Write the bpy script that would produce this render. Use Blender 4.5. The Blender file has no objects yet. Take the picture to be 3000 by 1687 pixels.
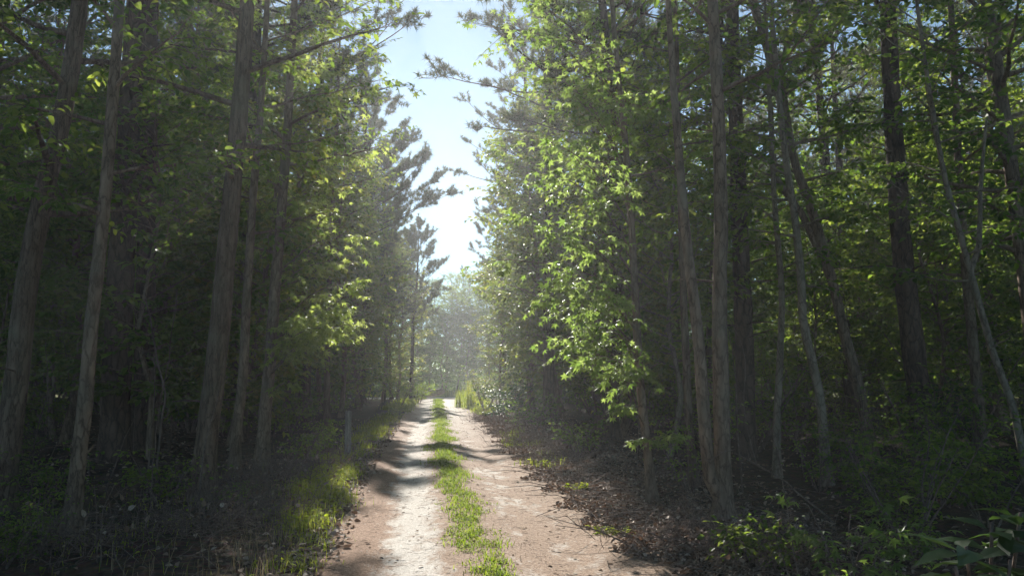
import bpy, math, random
import numpy as np
from mathutils import Vector

R = math.radians
sc = bpy.context.scene
COL = sc.collection
rng = np.random.default_rng(7)

# ------------------------------------------------------------------ camera model
CAM_H = 1.6
F_PX = 2310.0
W_PX, H_PX = 3000.0, 1687.0
PITCH = R(6.1)
YAW = R(4.95)                      # to the right of the road direction (+Y)
FH = np.array([math.sin(YAW), math.cos(YAW), 0.0])
RH = np.array([math.cos(YAW), -math.sin(YAW), 0.0])
UP = np.array([0, 0, 1.0])
CAM = np.array([0, 0, CAM_H])


def ray(px, py):
    a = (px - W_PX / 2) / F_PX
    b = (H_PX / 2 - py) / F_PX
    fw = math.cos(PITCH) - b * math.sin(PITCH)
    up = math.sin(PITCH) + b * math.cos(PITCH)
    return FH * fw + RH * a + UP * up


def P(px, py, D):
    """the point seen at a place of the photo, D metres away over the ground"""
    d = ray(px, py)
    return CAM + d * (D / float(d @ FH))


def road_c(y):
    return np.interp(y, [-30, 0, 6, 9, 12, 17, 25, 46, 80], [1.5, .56, .36, .26, .15, .0, -.08, -.3, -.6])


def fnoise(x, y):
    return (np.sin(x * .9 + 1.3 * np.sin(y * .55)) * np.cos(y * .8 + .7 * np.sin(x * .6)) * .5
            + .3 * np.sin(x * 2.3 + y * 1.7 + 1.1) + .2 * np.sin(x * 4.1 - y * 3.3))


def ground_h(x, y):
    x = np.asarray(x, float); y = np.asarray(y, float)
    d = x - road_c(y)
    d = np.where(d > 0, d / 1.18, d)
    off = np.clip((np.abs(d) - 1.35) / 1.3, 0, 1)
    far = np.clip((y - 44) / 5, 0, 1)
    h = off * (.07 + .09 * fnoise(x, y)) * (1 - far)
    ruts = -.05 * np.exp(-((np.abs(d) - .72) / .3) ** 2) + .03 * np.exp(-(d / .25) ** 2)
    h += ruts * (1 - off) * (1 - far)
    return h


def G(px, py):
    d = ray(px, py)
    p = CAM + d * (-CAM_H / d[2])
    return p


# ------------------------------------------------------------------ mesh helpers
class MB:
    def __init__(self):
        self.v, self.q, self.t, self.n = [], [], [], 0

    def add(self, v, quads=None, tris=None):
        v = np.asarray(v, float).reshape(-1, 3)
        if quads is not None and len(quads):
            self.q.append(np.asarray(quads, np.int64).reshape(-1, 4) + self.n)
        if tris is not None and len(tris):
            self.t.append(np.asarray(tris, np.int64).reshape(-1, 3) + self.n)
        self.v.append(v)
        self.n += len(v)

    def mesh(self, name, mat, smooth=True):
        v = np.concatenate(self.v) if self.v else np.zeros((0, 3))
        q = np.concatenate(self.q) if self.q else np.zeros((0, 4), np.int64)
        t = np.concatenate(self.t) if self.t else np.zeros((0, 3), np.int64)
        me = bpy.data.meshes.new(name)
        me.vertices.add(len(v))
        me.vertices.foreach_set('co', v.astype(np.float32).ravel())
        loops = np.concatenate([q.ravel(), t.ravel()]).astype(np.int32)
        me.loops.add(len(loops))
        me.loops.foreach_set('vertex_index', loops)
        me.polygons.add(len(q) + len(t))
        ls = np.concatenate([np.arange(len(q)) * 4, len(q) * 4 + np.arange(len(t)) * 3]).astype(np.int32)
        me.polygons.foreach_set('loop_start', ls)
        me.update(calc_edges=True)
        me.polygons.foreach_set('use_smooth', np.full(len(q) + len(t), smooth))
        me.materials.append(mat)
        return me

    def build(self, name, mat, parent=None, smooth=True):
        o = bpy.data.objects.new(name, self.mesh(name, mat, smooth))
        COL.objects.link(o)
        if parent is not None:
            o.parent = parent
        return o


def tag(o, label, cat, group=None, kind=None):
    if label: o['label'] = label
    if cat: o['category'] = cat
    if group: o['group'] = group
    if kind: o['kind'] = kind
    return o


def empty(name, loc, label=None, cat=None, group=None):
    o = bpy.data.objects.new(name, None)
    o.empty_display_size = .3
    COL.objects.link(o)
    o.location = [float(c) for c in loc]
    return tag(o, label, cat, group)


def copy_tree(o):
    c = o.copy(); COL.objects.link(c)
    for ch in o.children:
        d = ch.copy(); COL.objects.link(d); d.parent = c
        for g in ch.children:
            e = g.copy(); COL.objects.link(e); e.parent = d
    return c


def unit(a):
    return a / np.maximum(np.linalg.norm(a, axis=-1, keepdims=True), 1e-9)


def resample(pts, step):
    pts = np.asarray(pts, float)
    # Catmull-Rom through the points
    out = []
    n = len(pts)
    for i in range(n - 1):
        p0, p1, p2, p3 = pts[max(i - 1, 0)], pts[i], pts[i + 1], pts[min(i + 2, n - 1)]
        k = max(1, int(np.linalg.norm(p2 - p1) / step))
        for j in range(k):
            t = j / k
            out.append(.5 * ((2 * p1) + (-p0 + p2) * t + (2 * p0 - 5 * p1 + 4 * p2 - p3) * t * t
                             + (-p0 + 3 * p1 - 3 * p2 + p3) * t ** 3))
    out.append(pts[-1])
    return np.array(out)


def tube(mb, pts, rad, sides=8, rough=0.0, r=None, cap=True):
    pts = np.asarray(pts, float)
    n = len(pts)
    rad = np.broadcast_to(np.asarray(rad, float), (n,))
    tan = unit(np.gradient(pts, axis=0))
    ref = np.array([1.0, .13, .07]) if abs(tan[0][0]) < .8 else np.array([.1, 1.0, .05])
    a = unit(ref - (tan @ ref)[:, None] * tan)
    b = np.cross(tan, a)
    ang = np.arange(sides) / sides * 2 * math.pi
    rr = np.repeat(rad[:, None], sides, 1)
    if rough:
        rr = rr * (1 + rough * (r or rng).standard_normal((n, sides)))
    V = pts[:, None, :] + rr[..., None] * (np.cos(ang)[None, :, None] * a[:, None, :] + np.sin(ang)[None, :, None] * b[:, None, :])
    i = np.arange(n - 1)[:, None] * sides
    j = np.arange(sides)[None, :]
    j2 = (j + 1) % sides
    Q = np.stack([i + j, i + j2, i + sides + j2, i + sides + j], -1).reshape(-1, 4)
    T = None
    V = V.reshape(-1, 3)
    if cap:
        V = np.vstack([V, pts[-1] + tan[-1] * rad[-1] * .3])
        k = (n - 1) * sides
        T = np.stack([k + np.arange(sides), k + (np.arange(sides) + 1) % sides, np.full(sides, n * sides)], -1)
    mb.add(V, Q, T)


def twig_tubes(mb, a, b, r0, r1, sag):
    """many thin two-segment twigs at once (3-sided)"""
    n = len(a)
    if n == 0: return
    m = (a + b) / 2 + np.array([0, 0, 1]) * np.asarray(sag).reshape(-1, 1)
    t = unit(b - a)
    s = unit(np.cross(t, np.array([.2, .1, 1.0]) + 0 * t))
    u = np.cross(t, s)
    r0 = np.broadcast_to(r0, (n,)); r1 = np.broadcast_to(r1, (n,))
    rings = []
    for p, rr in ((a, r0), (m, (r0 + r1) / 2), (b, r1)):
        for k in range(3):
            an = k * 2 * math.pi / 3
            rings.append(p + rr[:, None] * (math.cos(an) * s + math.sin(an) * u))
    V = np.stack(rings, 1).reshape(-1, 3)
    f = []
    for g in range(2):
        for k in range(3):
            f.append([g * 3 + k, g * 3 + (k + 1) % 3, g * 3 + 3 + (k + 1) % 3, g * 3 + 3 + k])
    Q = (np.arange(n) * 9)[:, None, None] + np.array(f)[None]
    mb.add(V, Q)


# leaf templates: x across, y along the leaf, z up
def star_template():
    tips = [(-90, .12)]
    pts = []
    for a, l in ((-22, .80), (32, .95), (90, 1.0), (148, .95), (202, .80)):
        pts.append((a, l))
    out = []
    notches = [(-58, .22), (4, .36), (60, .40), (120, .40), (176, .36), (238, .22)]
    for i in range(5):
        out.append(notches[i]); out.append(pts[i])
    out.append(notches[5])
    V = [(0, .30, 0)]
    for a, l in out:
        x = .52 * l * math.cos(R(a)); y = .30 + .62 * l * math.sin(R(a))
        V.append((x, y, -.28 * l * l * (.6 + .4 * abs(math.cos(R(a))))))
    V.append((0, .02, 0))
    V = np.array(V)
    m = len(V)
    T = [(0, i, i + 1) for i in range(1, m - 2)] + [(0, m - 2, m - 1), (0, m - 1, 1)]
    return V, None, np.array(T)


def oval_template(w=.28, fold=.1, droop=.18):
    V = [(0, 0, 0), (0, .5, 0), (0, 1, -droop), (-w, .3, fold), (-w * .8, .68, fold - droop * .4), (w, .3, fold), (w * .8, .68, fold - droop * .4)]
    Q = [(0, 1, 4, 3), (1, 0, 5, 6)]
    T = [(1, 2, 4), (2, 1, 6)]
    return np.array(V), np.array(Q), np.array(T)


def diamond_template(w=.36):
    V = [(0, 0, 0), (w, .45, .07), (0, 1, -.14), (-w, .45, .07)]
    return np.array(V), None, np.array([(0, 1, 2), (0, 2, 3)])


STAR, OVAL, DIA = star_template(), oval_template(), diamond_template()
LONG = oval_template(.15, .03, .25)
ROUND = oval_template(.36, .06, .12)
CURL = oval_template(.27, .2, -.15)


def put_leaves(mb, tpl, pos, axis, nrm, size):
    V0, Q0, T0 = tpl
    y = unit(axis)
    z = unit(nrm - (nrm * y).sum(-1, keepdims=True) * y)
    x = np.cross(y, z)
    n, m = len(pos), len(V0)
    size = np.broadcast_to(size, (n,))
    V = pos[:, None, :] + size[:, None, None] * (V0[None, :, 0:1] * x[:, None] + V0[None, :, 1:2] * y[:, None] + V0[None, :, 2:3] * z[:, None])
    off = (np.arange(n) * m)[:, None, None]
    mb.add(V.reshape(-1, 3), None if Q0 is None else (off + Q0[None]).reshape(-1, 4), (off + T0[None]).reshape(-1, 3))


def leafy_twigs(wood, crown, r, start, dirs, length, nl, size, tpl, sag=.12, twigs=True, spread=.45, thick=.005):
    """twigs with alternate leaves, leaf blades turned to the sky"""
    n = len(start)
    end = start + dirs * length[:, None]
    end[:, 2] -= sag * length
    if twigs:
        twig_tubes(wood, start, end, thick, thick * .45, sag * length * .25)
    s = np.tile(np.linspace(.18, 1.0, nl), (n, 1)) + r.uniform(-.05, .05, (n, nl))
    pos = start[:, None, :] + (end - start)[:, None, :] * s[..., None]
    pos[..., 2] += (sag * length * .35)[:, None] * (1 - (2 * s - 1) ** 2)
    side = unit(np.cross(dirs, np.array([0, 0, 1.0]) + 0 * dirs))
    sgn = np.where((np.arange(nl) % 2) == 0, 1, -1)[None, :, None]
    axis = dirs[:, None, :] * .6 + side[:, None, :] * sgn * .85 + r.normal(0, .35, (n, nl, 3)) + np.array([0, 0, -.35])
    axis[:, -1] = dirs + r.normal(0, .2, (n, 3)) + np.array([0, 0, -.3])
    nrm = np.array([0, 0, 1.0]) + r.normal(0, spread, (n, nl, 3))
    sz = size * r.uniform(.6, 1.2, (n, nl))
    # leaf stalk offset
    pos = pos + unit(axis) * (sz * .25)[..., None]
    put_leaves(crown, tpl, pos.reshape(-1, 3), axis.reshape(-1, 3), nrm.reshape(-1, 3), sz.ravel())


def branch_path(r, p0, d, length, rise, n=6, wob=.06):
    t = np.linspace(0, 1, n)
    side = unit(np.cross(d, UP))
    p = p0 + d * (length * t)[:, None]
    p[:, 2] += rise * length * t ** 2
    w = np.cumsum(r.normal(0, wob * length / n * 1.5, (n, 2)), 0); w[0] = 0
    p += side * w[:, :1]
    p[:, 2] += w[:, 1] * .6
    return p


def path_at(path, h):
    z = path[:, 2]
    return np.array([np.interp(h, z, path[:, 0]), np.interp(h, z, path[:, 1]), h])


def trunk_rad(h, H, r0, flare=.35):
    t = np.clip(h / H, 0, 1)
    return r0 * ((1 - t) ** .75 * .94 + .06) * (1 + flare * np.exp(-np.maximum(h, 0) / .22))


def broadleaf(r, path, H, r0, lo, hi, cr, nbr, ntw, nl, leaf, tpl, sides=9, step=.4, twigs=True, low_len=.6, rough=.03, phi0=None, bias=None, flare=.35):
    """trunk+limbs and leaves of one deciduous tree, local coordinates"""
    wood, crown = MB(), MB()
    pth = resample(path, step)
    tube(wood, pth, trunk_rad(pth[:, 2], H, r0, flare), sides, rough, r)
    phi = r.uniform(0, 6.28)
    for i in range(nbr):
        f = (i + r.uniform(.1, .9)) / nbr
        h = lo + (hi - lo) * f
        phi += 2.4 + r.normal(0, .35)
        prof = math.sin(math.pi * (.18 + .80 * f)) ** .7
        L = cr * prof * r.uniform(.6, 1.1)
        if f < .3: L *= low_len + (1 - low_len) * f / .3
        el = R(8 + 42 * f) + r.normal(0, .12)
        d = np.array([math.cos(phi) * math.cos(el), math.sin(phi) * math.cos(el), math.sin(el)])
        if bias is not None:
            L *= max(.25, 1 + .6 * float(d[:2] @ bias))
        p0 = path_at(pth, min(h, pth[-1, 2] - .02))
        bp = branch_path(r, p0, d, L, r.uniform(-.12, .18))
        rb = max(.008, float(trunk_rad(h, H, r0, 0)) * .42) * np.linspace(1, .25, len(bp))
        tube(wood, bp, rb, 5)
        k = max(2, int(ntw * (.4 + .6 * L / cr)))
        s = np.sort(r.uniform(.22, 1.0, k)); s[-1] = 1
        st = np.stack([np.interp(s, np.linspace(0, 1, len(bp)), bp[:, c]) for c in range(3)], 1)
        az = np.where(np.arange(k) % 2 == 0, 1, -1) * r.uniform(.35, 1.25, k); az[-1] = 0
        ca, sa = np.cos(az), np.sin(az)
        dd = np.stack([d[0] * ca - d[1] * sa, d[0] * sa + d[1] * ca, d[2] * .4 + r.normal(0, .28, k)], 1)
        dd = unit(dd)
        ln = r.uniform(.35, .8, k) * (.55 + .25 * cr) * (1.15 - .5 * s)
        leafy_twigs(wood, crown, r, st, dd, ln, nl, leaf, tpl, twigs=twigs)
    return wood, crown


def straight_path(r, H, sway=.25, lean=(0, 0)):
    n = 7
    z = np.linspace(0, H, n)
    w = np.cumsum(r.normal(0, sway / 3, (n, 2)), 0); w -= w[0]
    return np.stack([w[:, 0] + lean[0] * z, w[:, 1] + lean[1] * z, z], 1)


def tufts(crown, r, pos, dirs, nn, length, width):
    """needle bundles: starbursts of thin needles round shoot tips"""
    n = len(pos)
    d = unit(dirs[:, None, :] * .75 + r.normal(0, .62, (n, nn, 3)))
    L = length * r.uniform(.7, 1.1, (n, nn))
    p = np.repeat(pos[:, None, :], nn, 1) - dirs[:, None, :] * (r.uniform(0, .10, (n, nn)))[..., None]
    side = unit(np.cross(d, r.normal(0, 1, (n, nn, 3))))
    tip = p + d * L[..., None]; tip[..., 2] -= .12 * L
    a = p - side * width / 2; b = p + side * width / 2
    V = np.stack([a, b, tip], 2).reshape(-1, 3)
    crown.add(V, None, np.arange(len(V)).reshape(-1, 3))


def pine(r, H, r0, lo, cr, nbr, nsh, nn=15, path=None, sides=10, step=.8, stubs=10, needle=.2, width=.013, extra=(), rough=.04):
    wood, crown = MB(), MB()
    path = straight_path(r, H, .22) if path is None else path
    pth = resample(path, step)
    tube(wood, pth, trunk_rad(pth[:, 2], H, r0, .25), sides, rough, r)
    for i in range(stubs):
        h = r.uniform(.18, 1) * lo
        phi = r.uniform(0, 6.28)
        d = np.array([math.cos(phi), math.sin(phi), r.uniform(-.1, .3)])
        bp = branch_path(r, path_at(pth, h), d, r.uniform(.3, 1.3), -.1, 4)
        tube(wood, bp, np.linspace(.02, .006, 4), 4)
    specs = []
    phi = r.uniform(0, 6.28)
    for i in range(nbr):
        f = (i + r.uniform(0, 1)) / nbr
        phi += 2.4 + r.normal(0, .4)
        prof = (.45 + .55 * math.sin(math.pi * min(1, .25 + .8 * f))) * (1 - .55 * f ** 3)
        specs.append((lo + (H - lo) * f * .98, phi, cr * prof * r.uniform(.55, 1.1), R(5 + 45 * f) + r.normal(0, .28)))
    specs += list(extra)
    for h, ph, L, el in specs:
        d = np.array([math.cos(ph) * math.cos(el), math.sin(ph) * math.cos(el), math.sin(el)])
        p0 = path_at(pth, min(h, pth[-1, 2] - .02))
        bp = branch_path(r, p0, d, L, r.uniform(.05, .3), 6, .09)
        rb = max(.012, float(trunk_rad(h, H, r0, 0)) * .33) * np.linspace(1, .3, len(bp))
        tube(wood, bp, rb, 5)
        # side shoots, each tufted along its outer half
        k = max(3, int(nsh * (.3 + .7 * L / cr)))
        s = r.uniform(.28, 1.0, k); s[:2] = 1
        st = np.stack([np.interp(s, np.linspace(0, 1, len(bp)), bp[:, c]) for c in range(3)], 1)
        az = np.where(np.arange(k) % 2 == 0, 1, -1) * r.uniform(.25, 1.15, k); az[0] = 0
        ca, sa = np.cos(az), np.sin(az)
        dd = unit(np.stack([d[0] * ca - d[1] * sa, d[0] * sa + d[1] * ca, d[2] + r.uniform(-.25, 1.0, k)], 1))
        ln = r.uniform(.45, 1.0, k) * (.55 + .14 * L) * (1.25 - .5 * s)
        en = st + dd * ln[:, None]
        twig_tubes(wood, st, en, .010, .006, -.06 * ln)
        m = 7
        q = np.linspace(.2, 1.0, m)[None, :] + r.uniform(-.06, .06, (k, m)); q[:, -1] = 1
        base = st[:, None] + (en - st)[:, None] * q[..., None]
        base[..., 2] -= (.03 * ln)[:, None]
        td = unit(dd[:, None] * .6 + r.normal(0, .5, (k, m, 3)) + np.array([0, 0, 1.0]))
        tip = base + td * r.uniform(.06, .2, (k, m))[..., None]
        twig_tubes(wood, base.reshape(-1, 3), tip.reshape(-1, 3), .005, .004, np.zeros(k * m))
        tufts(crown, r, tip.reshape(-1, 3), td.reshape(-1, 3), nn, needle, width)
    return wood, crown


# ------------------------------------------------------------------ materials
def new_mat(name):
    m = bpy.data.materials.new(name); m.use_nodes = True
    nt = m.node_tree; nt.nodes.clear()
    out = nt.nodes.new('ShaderNodeOutputMaterial')
    return m, nt, out


def N(nt, t, **kw):
    n = nt.nodes.new(t)
    for k, v in kw.items():
        if k.startswith('i_'):
            key = k[2:].replace('_', ' ')
            n.inputs[key].default_value = v
        else:
            setattr(n, k, v)
    return n


def ramp(nt, fac, stops, interp='LINEAR'):
    n = nt.nodes.new('ShaderNodeValToRGB')
    n.color_ramp.interpolation = interp
    el = n.color_ramp.elements
    while len(el) < len(stops): el.new(.5)
    for e, (p, c) in zip(el, stops):
        e.position = p; e.color = (*c, 1) if len(c) == 3 else c
    nt.links.new(fac, n.inputs[0])
    return n.outputs[0]


def math_n(nt, op, a, b=None, clamp=False):
    n = nt.nodes.new('ShaderNodeMath'); n.operation = op; n.use_clamp = clamp
    for i, v in enumerate((a, b)):
        if v is None: continue
        if isinstance(v, (int, float)): n.inputs[i].default_value = v
        else: nt.links.new(v, n.inputs[i])
    return n.outputs[0]


def mix_c(nt, fac, a, b, blend='MIX'):
    n = nt.nodes.new('ShaderNodeMix'); n.data_type = 'RGBA'; n.blend_type = blend
    if isinstance(fac, (int, float)): n.inputs[0].default_value = fac
    else: nt.links.new(fac, n.inputs[0])
    for i, v in ((6, a), (7, b)):
        if isinstance(v, tuple): n.inputs[i].default_value = (*v, 1)
        else: nt.links.new(v, n.inputs[i])
    return n.outputs[2]


def leaf_mat(name, cols, trans, tfac=.45, rough=.42, spec=.35, var=.35):
    m, nt, out = new_mat(name)
    geo = N(nt, 'ShaderNodeNewGeometry')
    oi = N(nt, 'ShaderNodeObjectInfo')
    k = len(cols)
    c = ramp(nt, geo.outputs['Random Per Island'], [(i / max(1, k - 1), cols[i]) for i in range(k)])
    t = ramp(nt, geo.outputs['Random Per Island'], [(i / max(1, k - 1), trans[min(i, len(trans) - 1)]) for i in range(k)])
    v = math_n(nt, 'MULTIPLY_ADD', oi.outputs['Random'], var)
    v.node.inputs[2].default_value = 1 - var / 2
    outs = []
    for q in (c, t):
        h = N(nt, 'ShaderNodeHueSaturation')
        nt.links.new(q, h.inputs['Color']); nt.links.new(v, h.inputs['Value'])
        hu = math_n(nt, 'MULTIPLY_ADD', oi.outputs['Random'], -.03); hu.node.inputs[2].default_value = .515
        nt.links.new(hu, h.inputs['Hue'])
        outs.append(h.outputs[0])
    b = N(nt, 'ShaderNodeBsdfPrincipled', i_Roughness=rough)
    b.inputs['Specular IOR Level'].default_value = spec
    nt.links.new(outs[0], b.inputs['Base Color'])
    tr = N(nt, 'ShaderNodeBsdfTranslucent'); nt.links.new(outs[1], tr.inputs['Color'])
    mx = N(nt, 'ShaderNodeMixShader'); mx.inputs[0].default_value = tfac
    nt.links.new(b.outputs[0], mx.inputs[1]); nt.links.new(tr.outputs[0], mx.inputs[2])
    nt.links.new(mx.outputs[0], out.inputs['Surface'])
    return m


def bark_mat(name, dark, light, plate=6.0, stretch=.22, bump=.5, lichen=None):
    m, nt, out = new_mat(name)
    tc = N(nt, 'ShaderNodeTexCoord')
    mp = N(nt, 'ShaderNodeMapping'); mp.inputs['Scale'].default_value = (1, 1, stretch)
    nt.links.new(tc.outputs['Object'], mp.inputs[0])
    no = N(nt, 'ShaderNodeTexNoise', i_Scale=plate * 1.6, i_Detail=6.0, i_Roughness=.65)
    nt.links.new(mp.outputs[0], no.inputs['Vector'])
    vo = N(nt, 'ShaderNodeTexVoronoi', i_Scale=plate * 2.2, feature='DISTANCE_TO_EDGE')
    ad = N(nt, 'ShaderNodeMix', data_type='VECTOR'); ad.inputs[0].default_value = .12
    nt.links.new(mp.outputs[0], ad.inputs[4]); nt.links.new(no.outputs['Color'], ad.inputs[5])
    nt.links.new(ad.outputs[1], vo.inputs['Vector'])
    crack = ramp(nt, vo.outputs['Distance'], [(0, (.35, .35, .35)), (.10, (1, 1, 1))])
    big = N(nt, 'ShaderNodeTexNoise', i_Scale=1.7, i_Detail=3.0)
    nt.links.new(tc.outputs['Object'], big.inputs['Vector'])
    base = ramp(nt, no.outputs[0], [(.3, dark), (.7, light)])
    c = mix_c(nt, crack, tuple(x * .35 for x in dark), base)
    if lichen:
        lf = ramp(nt, big.outputs[0], [(.5, (0, 0, 0)), (.68, (1, 1, 1))])
        lf2 = math_n(nt, 'MULTIPLY', lf, .55)
        c = mix_c(nt, lf2, c, lichen)
    b = N(nt, 'ShaderNodeBsdfPrincipled', i_Roughness=.9)
    b.inputs['Specular IOR Level'].default_value = .15
    nt.links.new(c, b.inputs['Base Color'])
    hgt = math_n(nt, 'ADD', math_n(nt, 'MULTIPLY', crack, .6), no.outputs[0])
    bp = N(nt, 'ShaderNodeBump', i_Strength=bump, i_Distance=.03)
    nt.links.new(hgt, bp.inputs['Height']); nt.links.new(bp.outputs[0], b.inputs['Normal'])
    nt.links.new(b.outputs[0], out.inputs['Surface'])
    return m


M = {}
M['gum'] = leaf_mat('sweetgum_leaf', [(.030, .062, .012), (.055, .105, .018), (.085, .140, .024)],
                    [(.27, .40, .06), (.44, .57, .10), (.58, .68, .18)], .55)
M['leaf'] = leaf_mat('forest_leaf', [(.022, .048, .012), (.040, .078, .016), (.070, .105, .022)],
                     [(.15, .26, .03), (.27, .41, .04), (.42, .50, .08)], .5, .55, .15)
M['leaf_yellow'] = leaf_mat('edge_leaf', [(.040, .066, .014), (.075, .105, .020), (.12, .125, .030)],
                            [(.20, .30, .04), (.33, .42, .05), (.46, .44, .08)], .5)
M['needle'] = leaf_mat('pine_needle', [(.035, .055, .020), (.060, .080, .030), (.11, .085, .045)],
                       [(.08, .13, .03), (.13, .17, .04), (.2, .15, .06)], .3, .5, .3)
M['glossy'] = leaf_mat('evergreen_leaf', [(.018, .045, .016), (.030, .070, .022)], [(.06, .14, .02), (.10, .19, .03)], .3, .42, .28)
M['grass'] = leaf_mat('grass_blade', [(.09, .14, .012), (.16, .21, .018), (.25, .27, .04)], [(.24, .36, .02), (.38, .48, .03), (.48, .50, .07)], .5, .7, .08, .1)
M['dry'] = leaf_mat('dead_leaf', [(.075, .048, .034), (.16, .105, .072), (.29, .205, .15), (.45, .37, .30)], [(.10, .05, .025), (.18, .09, .05)], .15, .7, .12, .1)
M['straw'] = leaf_mat('straw_blade', [(.20, .14, .08), (.34, .27, .16)], [(.2, .14, .07)], .3, .7, .1, .1)
M['pale_leaf'] = leaf_mat('pale_fallen_leaf', [(.10, .058, .034), (.18, .115, .072), (.30, .22, .155), (.46, .39, .31)], [(.2, .12, .06)], .08, .9, .04, .1)
M['bark'] = bark_mat('grey_brown_bark', (.115, .078, .054), (.29, .205, .145), 7, .3, .8, (.22, .195, .145))
M['ridged_bark'] = bark_mat('ridged_brown_bark', (.085, .058, .042), (.235, .165, .12), 10, .16, 1.0, (.19, .175, .12))
M['pine_bark'] = bark_mat('plated_pine_bark', (.045, .030, .024), (.15, .10, .075), 4.5, .35, .9)
M['smooth_bark'] = bark_mat('pale_smooth_bark', (.14, .108, .08), (.28, .225, .17), 6, .45, .45, (.24, .215, .16))
M['twig'] = bark_mat('dry_twig', (.10, .07, .055), (.24, .18, .15), 12, .4, .2)
M['post_wood'] = bark_mat('weathered_post', (.16, .14, .12), (.34, .31, .28), 14, .08, .4)


def ground_material():
    m, nt, out = new_mat('forest_floor')
    tc = N(nt, 'ShaderNodeTexCoord')
    n1 = N(nt, 'ShaderNodeTexNoise', i_Scale=9.0, i_Detail=8.0, i_Roughness=.7); nt.links.new(tc.outputs['Object'], n1.inputs['Vector'])
    n2 = N(nt, 'ShaderNodeTexNoise', i_Scale=.7, i_Detail=4.0); nt.links.new(tc.outputs['Object'], n2.inputs['Vector'])
    vo = N(nt, 'ShaderNodeTexVoronoi', i_Scale=26.0); nt.links.new(tc.outputs['Object'], vo.inputs['Vector'])
    c = ramp(nt, n1.outputs[0], [(.3, (.020, .014, .011)), (.52, (.060, .040, .029)), (.72, (.12, .078, .052))])
    c2 = mix_c(nt, .35, c, vo.outputs['Color'], 'SOFT_LIGHT')
    g = ramp(nt, n2.outputs[0], [(.5, (0, 0, 0)), (.7, (1, 1, 1))])
    c3 = mix_c(nt, math_n(nt, 'MULTIPLY', g, .4), c2, (.035, .045, .018))
    # open grassy clearing past the end of the lane
    sx = N(nt, 'ShaderNodeSeparateXYZ'); nt.links.new(tc.outputs['Object'], sx.inputs[0])
    fy = math_n(nt, 'MULTIPLY', math_n(nt, 'SUBTRACT', sx.outputs['Y'], 44.0), .4, True)
    fy = math_n(nt, 'MULTIPLY', fy, math_n(nt, 'MULTIPLY', math_n(nt, 'SUBTRACT', 63.0, sx.outputs['Y']), .5, True))
    c4 = mix_c(nt, fy, c3, mix_c(nt, n1.outputs[0], (.075, .095, .022), (.19, .20, .06)))
    b = N(nt, 'ShaderNodeBsdfPrincipled', i_Roughness=.95)
    b.inputs['Specular IOR Level'].default_value = .1
    nt.links.new(c4, b.inputs['Base Color'])
    bp = N(nt, 'ShaderNodeBump', i_Strength=.9, i_Distance=.05)
    nt.links.new(n1.outputs[0], bp.inputs['Height']); nt.links.new(bp.outputs[0], b.inputs['Normal'])
    nt.links.new(b.outputs[0], out.inputs['Surface'])
    return m


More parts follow.
